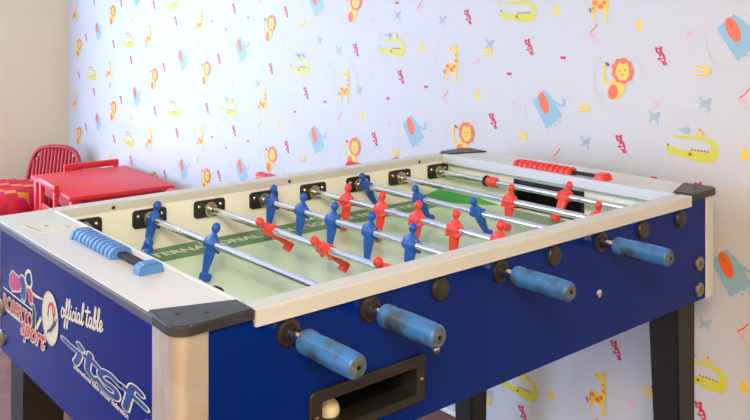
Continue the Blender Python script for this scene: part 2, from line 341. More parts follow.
# papered wall: board and printed motifs in one mesh
inks = list(INK); K = {k: i + 1 for i, k in enumerate(inks)}
bm = bmesh.new(); box(bm, WX, WX + .12, BY, WY, 0, CZ)
def motif(kind, y, z):
    """Draw one motif; u runs to the right as seen from the room, v up."""
    lay = [0]
    def F(pts, ink):
        lay[0] += 1
        d = 0.00025 * lay[0]
        if any(not (0.002 < z + v < CZ - .002) or not (BY + .002 < y - u < WY - .002) for u, v in pts): return
        flat(bm, pts, lambda u, v: (WX - d, y - u, z + v), K[ink])
    def S(pts, w, ink):
        lay[0] += 1
        d = 0.00025 * lay[0]
        if any(not (0.004 < z + v < CZ - .004) or not (BY + .004 < y - u < WY - .004) for u, v in pts): return
        ribbon(bm, pts, w, lambda u, v: (WX - d, y - u, z + v), K[ink], caps=False)
    def scribble(r, cx=0, cy=0):
        S([(cx + (r + .006 * math.sin(3 * t + 1)) * math.cos(t), cy + (r + .004 * math.cos(5 * t)) * math.sin(t)) for t in (2 * PI * k / 28 for k in range(29))], .0012, 'peach')
        S([(cx + (r * .93 + .006 * math.sin(2 * t)) * math.cos(t), cy + .004 + r * .95 * math.sin(t)) for t in (2 * PI * k / 28 for k in range(26))], .0010, 'peach')
    if kind == 'elephant':
        scribble(.088)
        F([(-.054, .022), (-.038, .036), (-.010, .060), (.008, .046), (.022, .034), (.034, .018), (.042, .004), (.056, -.014),
           (.048, -.022), (.044, -.018), (.036, -.030), (.028, -.034), (.026, -.030), (.018, -.044), (.008, -.048), (.000, -.058)], 'sky')
        S([(.020, .030), (.036, .022), (.050, .016), (.062, .020), (.064, .032), (.056, .036)], .0065, 'sky')
        F(ell(-.012, .020, .016, .033, 24), 'orange')
        F(ell(-.018, .030, .002, .003), 'brown')
        F(ell(.030, -.042, .004, .003), 'sky'); F(ell(.048, -.030, .004, .003), 'sky')
    elif kind == 'lion':
        scribble(.082, -.004, -.006)
        S([(-.044, .030), (-.050, .008), (-.044, -.014), (-.034, -.024)], .009, 'yellow')
        F(ell(-.036, .034, .008, .005, -30), 'brown')
        F([(-.030, -.020), (-.012, -.006), (.018, -.018), (.020, -.040), (.004, -.052), (-.004, -.066), (-.018, -.060), (-.034, -.062), (-.036, -.040)], 'yellow')
        F(ell(-.018, -.042, .016, .021, -12), 'orange')
        F([(.012 + (.034 + .002 * math.cos(9 * t)) * math.cos(t), .018 + (.035 + .002 * math.cos(9 * t)) * math.sin(t)) for t in (2 * PI * k / 40 for k in range(40))], 'orange')
        F([(-.010, .008), (-.004, .032), (.004, .042), (.014, .036), (.026, .042), (.032, .028), (.034, .008), (.022, -.008), (.004, -.008)], 'yellow')
        F(ell(.004, .018, .002, .003), 'brown'); F(ell(.020, .020, .002, .003), 'brown'); F(ell(.012, .008, .004, .003), 'orange')
    elif kind == 'giraffe':
        scribble(.080, 0, .004)
        F([(-.032, -.030), (-.028, -.004), (.012, -.004), (.014, .044), (.026, .046), (.028, -.010), (.022, -.034), (.024, -.066), (.014, -.066), (.012, -.038),
           (-.016, -.036), (-.018, -.060), (-.026, -.060), (-.026, -.036)], 'yellow')
        F(ell(.008, .042, .020, .010, -8), 'yellow')
        F(ell(.020, .057, .002, .008), 'yellow'); F(ell(.026, .055, .002, .007), 'yellow')
        for u, v, r in ((-.018, -.014, .008), (.000, -.024, .008), (.012, -.014, .006), (.020, .006, .005), (.019, .024, .004), (-.024, -.028, .004)): F(ell(u, v, r, r * .9), 'orange')
        F(ell(-.034, -.034, .003, .008, 20), 'brown')
        F(ell(-.002, .044, .002, .002), 'brown')
    elif kind == 'crocodile':
        scribble(.086, 0, .006)
        F([(-.078, -.004), (-.040, -.012), (.000, -.010), (.036, -.012), (.044, -.002), (.040, .010), (.020, .018), (-.058, .018), (-.058, .026), (.022, .028), (.046, .024),
           (.062, .008), (.062, -.016), (.050, -.034), (.020, -.038), (-.014, -.034), (-.030, -.030), (-.074, -.026), (-.080, -.016)], 'lime')
        for k in range(6): F([(-.012 + k * .009, -.010), (-.005 + k * .009, -.010), (-.0085 + k * .009, -.004)], 'red')
        F(ell(-.074, -.002, .003, .003), 'brown'); F(ell(-.012, -.020, .004, .004), 'brown')
        F(ell(-.026, .040, .011, .008), 'greyblue'); F(ell(-.040, .042, .004, .003), 'greyblue')
        F(ell(.014, .036, .007, .007), 'yellow'); F(ell(.015, .045, .003, .003), 'orange')
    elif kind == 'cub':
        F(ell(.004, -.004, .009, .016, 18), 'red'); F(ell(-.006, .014, .010, .008, 20), 'red')
        F(ell(-.014, .019, .004, .005), 'red'); F(ell(.000, .022, .004, .005), 'red')
        F(ell(.012, -.020, .007, .004, 10), 'red'); F(ell(-.006, -.008, .004, .003), 'red')
        F(ell(.002, -.002, .005, .003, 20), 'pink'); F(ell(.006, -.010, .005, .003, 20), 'pink'); F(ell(-.006, .015, .003, .003), 'pink')
    elif kind == 'leaf':
        S([(-.020, .010), (-.004, .012), (.010, .008)], .005, 'yellow'); S([(-.022, .000), (-.004, .000), (.010, .000)], .005, 'yellow'); S([(-.018, -.011), (-.004, -.010), (.010, -.006)], .005, 'yellow'); F(ell(.012, .001, .008, .012), 'yellow')
    elif kind == 'drop':
        F([(-.002, .020), (.006, .006), (.012, -.004), (.009, -.014), (.000, -.018), (-.009, -.014), (-.012, -.004), (-.007, .006)], 'yellow')
    elif kind == 'bird':
        F(ell(.000, .000, .014, .009, 20), 'greyblue'); F(ell(.012, .010, .006, .005), 'greyblue'); F(ell(-.012, .010, .004, .009, 35), 'greyblue')
        F(ell(-.012, -.010, .008, .003, 40), 'greyblue'); F(ell(.008, -.012, .003, .007, 20), 'greyblue')
        F(ell(.002, .002, .004, .003), 'sky')
    elif kind == 'flamingo':
        S([(.012, .024), (.000, .008), (-.012, .000), (-.008, -.010)], .004, 'orange'); F(ell(-.006, -.008, .012, .005, -14), 'pink')
        S([(-.004, -.010), (.004, -.022), (.010, -.026)], .003, 'pink')
    elif kind == 'star':
        S([(-.010, -.010), (.010, .010)], .005, 'pink'); S([(-.010, .010), (.010, -.010)], .005, 'lilac'); F(ell(0, 0, .006, .006), 'pink')
    elif kind == 'heart':
        F(ell(-.004, .001, .006, .005, -20), 'red'); F(ell(.005, .001, .006, .005, 20), 'red')
placed = {k: [] for k in MOTIFS}
RISE = 0.556                       # vertical repeat of the printed pattern
for kind, pts in MOTIFS.items():
    tol = .16 if kind in ('elephant', 'lion', 'giraffe', 'crocodile') else .09
    def put(y, z):
        if not (BY < y < WY and 0 < z < CZ): return
        if any(abs(y - a) < tol and abs(z - b) < tol for a, b in placed[kind]): return
        placed[kind].append((y, z))
    for y, z in pts: put(y, z)
    for n in (-2, -1, 1, 2, 3):
        for y, z in pts: put(y, z + n * RISE)
    base = list(placed[kind])
    for n in (1, 2):
        for y, z in base:
            if y - n * 1.739 < -.09: put(y - n * 1.739, z)
    for y, z in placed[kind]: motif(kind, y, z)
me = bpy.data.meshes.new('wall_right'); bm.to_mesh(me); bm.free()
me.materials.append(M['wallpaper'])
for k in inks: me.materials.append(INK[k])
structure(link('wall_right', me))
bm = bmesh.new(); box(bm, WX - .012, WX, BY, WY, 0, .012, .002, 1)
structure(finish('trim_1', bm, M['white_paint']))

# ------------------------------------------------------------------ the football table
X0, X1, Y0, Y1 = -0.1744, 1.210, 0.0, 0.800       # cabinet outline
XI0, XI1, YI0, YI1 = -0.056, 1.092, 0.031, 0.769  # playing well
ZT, ZF, ZB = 0.046, -0.072, -0.200                # deck, field, underside (from rod height)
CX, CY = 0.518, 0.400
table = thing('foosball_table', 'blue foosball table with white decks and eight chrome rods in front of the printed wallpaper', 'foosball table', (CX, CY, 0))
OFF = (-CX, -CY, FLOOR)
def T(name, bm, m, parent=None, smooth=None):      # a part built in rod-height coordinates
    o = finish(name, bm, m, parent or table, smooth)
    if parent is None: o.location = OFF
    return o

# cabinet panels
bm = bmesh.new()
def panel_hole(b, x0, x1, z0, z1, y0, y1, h):
    hx0, hx1, hz0, hz1 = h
    for a in ((x0, hx0, z0, z1), (hx1, x1, z0, z1), (hx0, hx1, z0, hz0), (hx0, hx1, hz1, z1)): box(b, a[0], a[1], y0, y1, a[2], a[3])
panel_hole(bm, X0 + .02, X1 - .02, ZB, .028, 0.0, .028, (.046, .252, -.158, -.108))
box(bm, X0 + .02, -.0590, 0.0, .028, .028, .0350); box(bm, XI1 + .001, X1 - .02, 0.0, .028, .028, .0350)
front_panel = T('side_panel', bm, M['blue_laminate'])
bm = bmesh.new(); box(bm, X0 + .02, X1 - .02, .772, .800, ZB, .028); box(bm, X0 + .02, -.0590, .772, .800, .028, .034); box(bm, XI1 + .001, X1 - .02, .772, .800, .028, .034); T('side_panel', bm, M['blue_laminate'])
bm = bmesh.new(); box(bm, X0, X0 + .02, .04, .79, ZB, .034); end_panel = T('end_panel', bm, M['blue_laminate'])
bm = bmesh.new(); box(bm, X1 - .02, X1, .04, .76, ZB, .026); T('end_panel', bm, M['blue_laminate'])
bm = bmesh.new(); box(bm, X0 + .02, X1 - .02, .028, .772, ZB, ZB + .012); T('bottom_board', bm, M['dark_inside'])
# inner boards round the playing well
bm = bmesh.new(); box(bm, XI0 - .012, XI1 + .012, .028, YI0, -.09, .030); T('inner_board', bm, M['cream_board'])
bm = bmesh.new(); box(bm, XI0 - .012, XI1 + .012, YI1, .772, -.09, .030); T('inner_board', bm, M['cream_board'])
GY0, GY1, GZ0, GZ1 = 0.290, 0.508, -.070, .004
for xa, xb in ((XI0 - .012, XI0), (XI1, XI1 + .012)):
    b = bmesh.new()
    for y0, y1, z0, z1 in ((YI0, GY0, -.09, .034), (GY1, YI1, -.09, .034), (GY0, GY1, GZ1, .034), (GY0, GY1, -.09, GZ0)): box(b, xa, xb, y0, y1, z0, z1)
    T('inner_board', b, M['cream_board'])
for s, xa in ((-1, XI0), (1, XI1)):                # goals: black rim and pocket
    b = bmesh.new()
    a0, a1 = sorted((xa - s * .0025, xa + s * .010))
    for y0, y1, z0, z1 in ((GY0 - .006, GY0 + .004, GZ0, GZ1 + .006), (GY1 - .004, GY1 + .006, GZ0, GZ1 + .006), (GY0, GY1, GZ1 - .004, GZ1 + .006)): box(b, a0, a1, y0, y1, z0, z1, .0015, 1)
    g = T('goal', b, M['black_plastic'])
    b = bmesh.new(); c0, c1 = sorted((xa + s * .012, xa + s * .085))
    f0, f1 = sorted((xa + s * .083, xa + s * .085))
    box(b, f0, f1, GY0 - .004, GY1 + .004, GZ0 - .01, GZ1 + .008)
    box(b, c0, c1, GY0 - .006, GY0 - .004, GZ0 - .01, GZ1 + .008); box(b, c0, c1, GY1 + .004, GY1 + .006, GZ0 - .01, GZ1 + .008)
    box(b, c0, c1, GY0 - .004, GY1 + .004, GZ1 + .006, GZ1 + .008); box(b, c0, c1, GY0 - .004, GY1 + .004, GZ0 - .012, GZ0 - .01)
    finish('goal_pocket', b, M['dark_inside'], g)

# playing field
bm = bmesh.new(); box(bm, XI0, XI1, YI0, YI1, ZF - .008, ZF)
field = T('playing_field', bm, M['field'])
for y0, y1, yt in ((.666, YI1, .7035), (YI0, .133, .068)):
    b = bmesh.new(); prism(b, [(.04, y0), (.99, y0), (.99, y1), (.04, y1)], 'z', ZF, ZF + .0004)
    band = finish('border_band', b, M['field_band'], field)
    text_mesh('lettering', 'INTERNATIONAL TABLE SOCCER FEDERATION', M['white_print'], band, (.092, yt, ZF + .0008), (1, 0, 0), (0, 1, 0), .042, width=.86, bold=.0012)
def LZ(z): return lambda x, y: (x, y, z)
for sx, xe in ((1, XI0), (-1, XI1)):               # raised green corners that roll the ball back
    for sy, ye in ((1, YI0), (-1, YI1)):
        b = bmesh.new()
        p = [(xe + sx * .150, ye, ZF), (xe, ye + sy * .205, ZF), (xe, ye, ZF), (xe, ye, ZF + .024)]
        v = [b.verts.new(q) for q in p]
        for t in ((0, 1, 3), (0, 2, 1), (0, 3, 2), (1, 2, 3)): b.faces.new([v[i] for i in t])
        finish('corner_ramp', b, M['bright_green'], field)

# rails on the long sides: extruded profile with grooves on the outer face
def rail(y_out, y_in, name):
    d = 1 if y_in > y_out else -1
    b = bmesh.new()
    pr = [(y_out, ZT - .0015), (y_out + d * .0015, ZT), (y_in - d * .001, ZT), (y_in, ZT - .001), (y_in, ZT - .018), (y_in - d * .010, ZT - .018), (y_in - d * .010, .028), (y_out + d * .006, .028), (y_out + d * .006, .022), (y_out, .022)]
    for z in (.0285, .0365):
        pr += [(y_out, z - .0008), (y_out + d * .0007, z - .0005), (y_out + d * .0007, z + .0005), (y_out, z + .0008)]
    prism(b, pr, 'x', -.0565, XI1)
    return T(name, b, M['beige_rail'])
rail(-.006, .031, 'side_rail'); far_rail = rail(.806, YI1 - .001, 'side_rail')
for x in (.067, .527, .977):                       # little dark clips in the far rail
    b = bmesh.new(); box(b, x - .004, x + .004, YI1 - .0025, YI1 - .0008, .032, .039, .0006, 1)
    finish('clip', b, M['brown_bush'], far_rail)

# decks over both ends
for i, (x0, x1, tr) in enumerate(((X0, XI0, X0), (XI1, X1, X1))):
    b = bmesh.new(); y0, y1 = (.029, .800) if i == 0 else (.02, .79)
    box(b, x0 + .002 - (.018 if i else 0), x1 - .002, y0, y1, .034, ZT, .0015, 1)
    d = T('end_deck', b, M['white_deck'])
    b = bmesh.new(); t0, t1 = (x0 - .003, x0 + .002) if i == 0 else (x1 - .002, x1 + .003)
    box(b, t0, t1, .06, y1, .034, ZT + .0005, .0012, 1); finish('outer_edge', b, M['edge_trim'] if i == 0 else M['white_deck'], d)
    b = bmesh.new(); t0, t1 = (XI0 - .004, XI0 + .003) if i == 0 else (XI1 - .022, XI1 - .008)
    box(b, t0, t1, YI0 + .001, YI1 - .001, .022, ZT + .002, .0015, 1); finish('inner_edge', b, M['white_deck'] if i == 0 else M['edge_silver'], d)
    if i == 0: deck_l = d
# instruction sticker on the left deck
b = bmesh.new(); A = [(-.152, .690), (-.142, .600), (-.075, .602), (-.072, .705)]
prism(b, A, 'z', ZT, ZT + .0004); st = finish('sticker', b, M['paper'], deck_l)
b = bmesh.new()
flat(b, [(-.138, .682), (-.130, .618), (-.098, .619), (-.096, .690)], LZ(ZT + .0007), 1); flat(b, [(-.096, .688), (-.094, .640), (-.078, .642), (-.077, .696)], LZ(ZT + .0007), 0)
for k in range(4): flat(b, [(-.147 + k * .002, .680 - k * .016), (-.145 + k * .002, .668 - k * .016), (-.141 + k * .002, .668 - k * .016), (-.143 + k * .002, .680 - k * .016)], LZ(ZT + .0009), 2)
flat(b, [(-.118, .66), (-.117, .642), (-.112, .642), (-.113, .66)], LZ(ZT + .0010), 2); flat(b, [(-.088, .632), (-.087, .612), (-.082, .612), (-.083, .632)], LZ(ZT + .0008), 2)
finish('sticker_print', b, [M['print_aqua'], M['print_olive'], M['print_grey']], st)

# corner posts (rounded aluminium) and the black caps on top of them
def mirror(pts, mx, my): return [(2 * CX - x if mx else x, .8 - y if my else y) for x, y in pts]
post_pts = [(X0 - .003, .060), (X0 - .003, .0335), (X0 - .001, .0330), (X0 - .001, .0315), (X0 - .003, .0310)] + [(X0 - .003 + .024 - .024 * math.cos(math.radians(a)), .0215 - .024 * math.sin(math.radians(a))) for a in range(0, 91, 10)] + \
           [(-.128, -.0025), (-.1265, -.001), (-.1265, .004), (X0 + .022, .004), (X0 + .004, .024), (X0 + .004, .060)]
cap_pts = [(-.1755, .084)] + [(-.1790 + .026 - .026 * math.cos(math.radians(a)), .018 - .026 * math.sin(math.radians(a))) for a in range(0, 91, 10)] + \
          [(-.0640, -.0085), (-.0585, -.005), (-.0570, .043)]
for mx in (0, 1):
    for my in (0, 1):
        b = bmesh.new(); prism(b, mirror(post_pts, mx, my), 'z', ZB, .0350); T('corner_post', b, M['silver_post'] if not mx else M['beige_rail'], None, 40)
        if my and not mx: continue
        b = bmesh.new(); prism(b, mirror(cap_pts, mx, my), 'z', .0350, ZT + .0035)
        es = [e for e in b.edges if abs(e.verts[0].co.z - e.verts[1].co.z) < 1e-5 and e.verts[0].co.z > .04]
        bmesh.ops.bevel(b, geom=es, offset=.0032, segments=3, affect='EDGES')
        c = T('corner_cap', b, M['cap_plastic'], None, 35)
        for q in ((-.150, .040), (-.118, .020)):
            b = bmesh.new(); x, y = mirror([q], mx, my)[0]
            lathe(b, [(0, .0006), (.0035, .0006), (.0045, 0), (0, 0)], (x, y, ZT + .0034), (0, 0, 1), 16); finish('screw', b, M['rubber'], c)

# legs
for x0, x1, sx in ((-.140, -.055, 1), (1.080, 1.160, -1)):
    for y0, y1, sy in ((.024, .100, 1), (.705, .790, -1)):
        if sx < 0 and sy < 0: x0, x1, y0, y1 = 1.094, 1.176, .672, .757
        b = bmesh.new(); r = bmesh.ops.create_cube(b, size=1)
        for v in r['verts']:
            top = v.co.z > 0
            k = 0 if top else .020
            xa = x0 + (k if sx < 0 else 0); xb = x1 - (k if sx > 0 else 0); ya = y0 + (k if sy < 0 else 0); yb = y1 - (k if sy > 0 else 0)
            v.co = Vector((xb if v.co.x > 0 else xa, yb if v.co.y > 0 else ya, ZB + .012 if top else -FLOOR + .03))
        bmesh.ops.bevel(b, geom=b.edges[:], offset=.003, segments=2, affect='EDGES')
        lg = T('leg', b, M['black_leg'])
        b = bmesh.new(); xm, ym = (x0 + x1) / 2 + sx * -.010, (y0 + y1) / 2 + sy * -.010
        lathe(b, [(0, .035), (.012, .035), (.012, .012), (.026, .010), (.028, 0), (0, 0)], (xm, ym, -FLOOR), (0, 0, 1), 24); finish('levelling_foot', b, M['rubber'], lg, 40)

# leg bolts with wide washers, small panel bolts
def washer(c, ax, r=.016):
    b = bmesh.new(); lathe(b, [(0, .009), (.0045, .009), (.005, .0055), (.0095, .005), (.0100, .0065), (r - .002, .0060), (r, .004), (r, 0), (0, 0)], c, ax, 32)
    o = T('leg_bolt', b, M['washer'], None, 35)
    b = bmesh.new(); lathe(b, [(0, .0096), (.0022, .0096), (.0022, .0088), (0, .0088)], c, ax, 6); finish('hex_socket', b, M['rubber'], o)
for z in (-.115, -.174):
    washer((1.132, 0, z), (0, -1, 0)); washer((X0, .722, z), (-1, 0, 0)); washer((X0, .078, z), (-1, 0, 0)); washer((1.132, .8, z), (0, 1, 0))
washer((-.096, .8, -.115), (0, 1, 0))
for x, z, r in ((.293, -.099, .0075), (.746, -.102, .0085)):
    b = bmesh.new(); lathe(b, [(0, .004), (r * .5, .0038), (r * .9, .002), (r, 0), (0, 0)], (x, 0, z), (0, -1, 0), 24); o = T('panel_bolt', b, M['chrome'], None, 35)
    b = bmesh.new(); box(b, x - .003, x + .003, -.0046, -.0038, z - .0007, z + .0007); finish('slot', b, M['rubber'], o)

# ball return: black tray frame in the near panel with its trough
bm = bmesh.new()
outer = rrect(.0345, .2635, -.171, -.096, .008); inner = rrect(.0565, .2435, -.156, -.114, .004)
n = len(outer)
ring = []
for off, pts in ((0.0, outer), (-.005, outer), (-.0065, [(x * .985 + .149 * .015, z * .96 - .1335 * .04) for x, z in outer]), (-.0065, [(x * 1.015 - .15 * .015, z * 1.04 + .135 * .04) for x, z in inner]), (-.003, inner), (.032, inner)):
    ring.append([bm.verts.new((x, off, z)) for x, z in pts])
for a, c in zip(ring, ring[1:]):
    for k in range(n): bm.faces.new((a[k], a[(k + 1) % n], c[(k + 1) % n], c[k]))
tray = T('ball_return', bm, M['tray_plastic'], None, 30)
bm = bmesh.new()
box(bm, .052, .248, .110, .114, -.177, -.100); box(bm, .048, .052, .02, .114, -.177, -.100); box(bm, .248, .252, .02, .114, -.177, -.100)
box(bm, .048, .252, .02, .114, -.177, -.168); box(bm, .048, .252, .02, .114, -.110, -.104)
finish('trough', bm, M['dark_inside'], tray)
text_mesh('embossing', 'roberto sport', M['black_plastic'], tray, (.085, -.0070, -.1075), (1, 0, 0), (0, 0, 1), .0085, width=.095, shear=.2)
for x in (.046, .2535):
    b = bmesh.new(); lathe(b, [(0, .0015), (.003, .0012), (.0035, 0), (0, 0)], (x, -.0062, -.134), (0, -1, 0), 16); finish('screw', b, M['nickel'], tray)
# blank plugs over the holes of the opposing rods, bearings of the near side
for i in (2, 4, 6, 7):
    b = bmesh.new(); lathe(b, [(0, .0085), (.010, .0082), (.0175, .0068), (.0195, .004), (.0200, 0), (0, 0)], (i * .15, 0, 0), (0, -1, 0), 36); T('plug', b, M['brown_bush'], None, 35)
    b = bmesh.new(); lathe(b, [(0, .012), (.009, .012), (.012, .008), (.0195, .005), (.020, 0), (0, 0)], (i * .15, .8, 0), (0, 1, 0), 36); T('bearing', b, M['brown_bush'], None, 35)
for i in (0, 1, 3, 5):
    b = bmesh.new(); lathe(b, [(.0085, .013), (.0105, .0135), (.0115, .010), (.0125, .0065), (.0160, .006), (.0195, .0045), (.0205, .002), (.0205, 0), (.0085, 0), (.0085, .013)], (i * .15, 0, 0), (0, -1, 0), 40); T('bearing', b, M['brown_bush'], None, 35)
    b = bmesh.new(); lathe(b, [(0, .0085), (.010, .0082), (.0175, .0068), (.0195, .004), (.0200, 0), (0, 0)], (i * .15, .8, 0), (0, 1, 0), 36); T('plug', b, M['brown_bush'], None, 35)
# bearing plates on the inside of both long walls
def plate(i, far):
    y, d = (YI1, -1) if far else (YI0, 1)
    b = bmesh.new(); x = i * .15
    pts = rrect(x - .040, x + .040, -.0185, .0215, .008)
    prism(b, pts, 'y', y, y + d * .005)
    o = T('bearing_plate', b, M['black_plastic'], None, 30)
    for sx in (-1, 1):
        b = bmesh.new(); lathe(b, [(0, .0012), (.0022, .0018), (.0038, .0008), (.0042, 0), (0, 0)], (x + sx * .028, y + d * .005, .002 + .006 * 1), (0, d, 0), 16); finish('screw', b, M['chrome'], o, 40)
    b = bmesh.new()
    lathe(b, [(.0082, .016), (.0105, .016), (.0110, .012), (.0110, .0085), (.0160, .0080), (.0170, .006), (.0170, 0), (.0082, 0), (.0082, .016)], (x, y + d * .005, 0), (0, d, 0), 32)
    finish('lock_nut', b, M['nickel'], o, 35)
for i in range(8): plate(i, True); plate(i, False)

# lettering and badge on the end panel ------------------------------------
XE = X0
def PE(off): return lambda y, z: (XE - off, y, z)
def PW(off): return lambda y, z: (XE - off, y * 3.2, z)
def smoothpath(p, n=6):
    if len(p) < 3: return p
    out = []
    for i in range(len(p) - 1):
        a, b_, c, d = (Vector(p[max(i - 1, 0)]), Vector(p[i]), Vector(p[i + 1]), Vector(p[min(i + 2, len(p) - 1)]))
        for k in range(n):
            t = k / n
            q = .5 * ((2 * b_) + (c - a) * t + (2 * a - 5 * b_ + 4 * c - d) * t * t + (3 * b_ - a - 3 * c + d) * t ** 3)
            out.append((q.x, q.y))
    return out + [tuple(p[-1])]
b = bmesh.new(); b2 = bmesh.new()
for s in ITSF:
    s = smoothpath([(y / 3.2, z) for y, z in s]); ribbon(b, s, .0094, PW(.0006)); ribbon(b2, s, .0064, PW(.0010))
lo = finish('federation_logo', b, M['logo_cream'], end_panel); finish('letter_fill', b2, M['logo_blue'], lo)
text_mesh('small_print', 'international table soccer federation', M['logo_cream'], lo, (XE - .0006, .350, -.1140), (0, -1, -.035), (0, -.35, 1), .0115, width=.208, bold=.0003)
# hand-written "official table": one pen stroke per letter
def script(word, x0, parent_bm, sc):
    G = {'o': ([[(.30, .42), (.12, .50), (.0, .25), (.10, .0), (.28, .06), (.36, .28), (.28, .46), (.50, .40)]], .48),
         'f': ([[(.0, .10), (.20, .50), (.30, .95), (.22, 1.05), (.14, .80), (.12, .0), (.06, -.50), (-.02, -.42), (.10, -.08), (.34, .12)]], .34),
         'i': ([[(.0, .08), (.12, .50), (.10, .10), (.18, .0), (.32, .16)], [(.16, .70), (.18, .74)]], .30),
         'c': ([[(.34, .40), (.18, .50), (.02, .25), (.12, .0), (.38, .14)]], .36),
         'a': ([[(.34, .44), (.12, .50), (.0, .22), (.12, .0), (.30, .20), (.36, .48), (.34, .08), (.44, .0), (.54, .14)]], .52),
         'l': ([[(.0, .10), (.20, .55), (.28, 1.0), (.18, 1.08), (.10, .75), (.12, .10), (.20, .0), (.34, .14)]], .33),
         't': ([[(.0, .10), (.12, .55), (.16, .98)], [(.16, .98), (.08, .15), (.18, .0), (.34, .14)], [(-.14, .74), (.44, .78)]], .36),
         'b': ([[(.0, .10), (.20, .60), (.26, 1.0), (.16, 1.06), (.08, .60), (.08, .06), (.22, .0), (.34, .24), (.20, .46), (.42, .40)]], .42),
         'e': ([[(.0, .14), (.22, .24), (.28, .44), (.14, .50), (.03, .25), (.14, .0), (.40, .14)]], .38), ' ': ([], .30)}
    x = x0
    for ch in word:
        st_, w = G[ch]
        for s in st_:
            q = [((x + u + .12 * v) * sc[0], v * sc[1]) for u, v in s]
            ribbon(parent_bm, smoothpath(q, 5), .0042, lambda u, v: (XE - .0006, .405 - u, -.047 + .135 * u + v))
        x += w
b = bmesh.new(); script('official table', 0, b, (.0325, .030)); finish('script_lettering', b, M['logo_cream'], end_panel)
# maker's badge: two players, a ball, the name in red and a scrawled second word
b = bmesh.new()
for nm, mi in (('line1', 0), ('line2', 0), ('line3', 0), ('red_shirt', 0), ('blue_shirt', 0), ('pale_arm', 0), ('red_leg', 0), ('dark_leg', 0)):
    p = SHAPES[nm]
    if nm.startswith('line'): flat(b, p, PE(.0006))
    else: ribbon(b, p, .006, PE(.0005), closed=True)
flat(b, ell(.457, -.064, .041, .046, 0, 36), PE(.0007))
badge = finish('maker_badge', b, M['logo_cream'], end_panel)
b = bmesh.new()
for nm, mi, o_ in (('red_shirt', 1, .0008), ('blue_shirt', 2, .0010), ('red_leg', 0, .0012), ('dark_leg', 3, .0008)): flat(b, SHAPES[nm], PE(o_), mi)
ribbon(b, smoothpath([(.468, -.062), (.462, -.044), (.446, -.038), (.434, -.046), (.437, -.054)]), .006, PE(.0010), 0)
ribbon(b, smoothpath([(.446, -.044), (.440, -.064), (.452, -.080), (.470, -.090)]), .004, PE(.0010), 3)
for k in range(4): ribbon(b, [(.456 - k * .008, -.088 + k * .006), (.450 - k * .008, -.076 + k * .006)], .004, PE(.0010), 3)
ribbon(b, ell(.457, -.064, .041, .046, 0, 36), .002, PE(.0012), 3, closed=True)
finish('badge_print', b, [M['logo_red'], M['logo_pink'], M['logo_blue'], M['logo_navy']], badge)
text_mesh('name_outline', 'ROBERTO', M['logo_cream'], badge, (XE - .0014, .716, -.1105), (0, -1, .02), (0, -.10, 1), .036, width=.170, bold=.0022)
text_mesh('name', 'ROBERTO', M['logo_red'], badge, (XE - .0018, .712, -.1095), (0, -1, .02), (0, -.10, 1), .034, width=.162, bold=.0004)
text_mesh('second_word_outline', 'sport', M['logo_cream'], badge, (XE - .0020, .612, -.1310), (0, -1, .04), (0, -.25, 1), .048, width=.135, bold=.0030, shear=.2)
text_mesh('second_word', 'sport', M['logo_red'], badge, (XE - .0024, .609, -.1300), (0, -1, .04), (0, -.25, 1), .046, width=.128, bold=.0006, shear=.2)
b = bmesh.new(); ribbon(b, [(.716, -.0745), (.548, -.0745)], .003, PE(.0009)); finish('badge_rule', b, M['logo_cream'], badge)

# ------------------------------------------------------------------ rods and men
def player_mesh():
    b = bmesh.new(); S = 20
    secs = [(-.060, .000, .0058, .0078), (-.050, .0, .0060, .0084), (-.036, -.0005, .0078, .0108), (-.022, -.0005, .0096, .0128), (-.012, 0, .0102, .0134), (.000, 0, .0108, .0144),
            (.008, 0, .0100, .0150), (.0135, 0, .0082, .0155), (.0175, 0, .0062, .0105), (.0205, 0, .0048, .0052), (.0235, 0.0005, .0046, .0048)]
    rings = [[b.verts.new((cx + rx * math.cos(2 * PI * k / S), ry * math.sin(2 * PI * k / S), z)) for k in range(S)] for z, cx, rx, ry in secs]
    for a, c in zip(rings, rings[1:]):
        for k in range(S): b.faces.new((a[k], a[(k + 1) % S], c[(k + 1) % S], c[k]))
    b.faces.new(rings[0][::-1]); b.faces.new(rings[-1])
    ellipsoid(b, (.0005, 0, .0318), .0092, .0086, .0106)
    ellipsoid(b, (.0088, 0, .0305), .0022, .0018, .0022, 10, 8)                     # nose
    box(b, -.0072, .0130, -.0095, .0095, -.0705, -.0565, .0028, 2)                  # foot block
    r = bmesh.ops.create_cone(b, cap_ends=True, segments=28, radius1=.0122, radius2=.0122, depth=.032, matrix=Matrix.Rotation(PI / 2, 4, 'X'))
    for sy in (-1, 1):                                                              # arms folded towards the hips
        tube(b, [(-.001, sy * .0135, .0125), (-.001, sy * .0178, .004), (.003, sy * .0188, -.006), (.0095, sy * .0150, -.0125), (.0120, sy * .0105, -.013)], [.0046, .0044, .0040, .0038, .0036], 10)
    bmesh.ops.recalc_face_normals(b, faces=b.faces[:])
    me = bpy.data.meshes.new('player_figure'); b.to_mesh(me); b.free()
    t = bpy.data.objects.new('player_figure', me); COL.objects.link(t)
    r = t.modifiers.new('fuse', 'REMESH'); r.mode = 'VOXEL'; r.voxel_size = .0010
    s = t.modifiers.new('soften', 'SMOOTH'); s.factor = .5; s.iterations = 4
    dg = bpy.context.evaluated_depsgraph_get(); dg.update()
    out = bpy.data.meshes.new_from_object(t.evaluated_get(dg)); out.name = 'player_figure'
    COL.objects.unlink(t); bpy.data.objects.remove(t)
    for p in out.polygons: p.use_smooth = True
    return out
pm_blue = player_mesh(); pm_blue.materials.clear(); pm_blue.materials.append(M['player_blue'])
pm_red = pm_blue.copy(); pm_red.materials.clear(); pm_red.materials.append(M['player_red'])

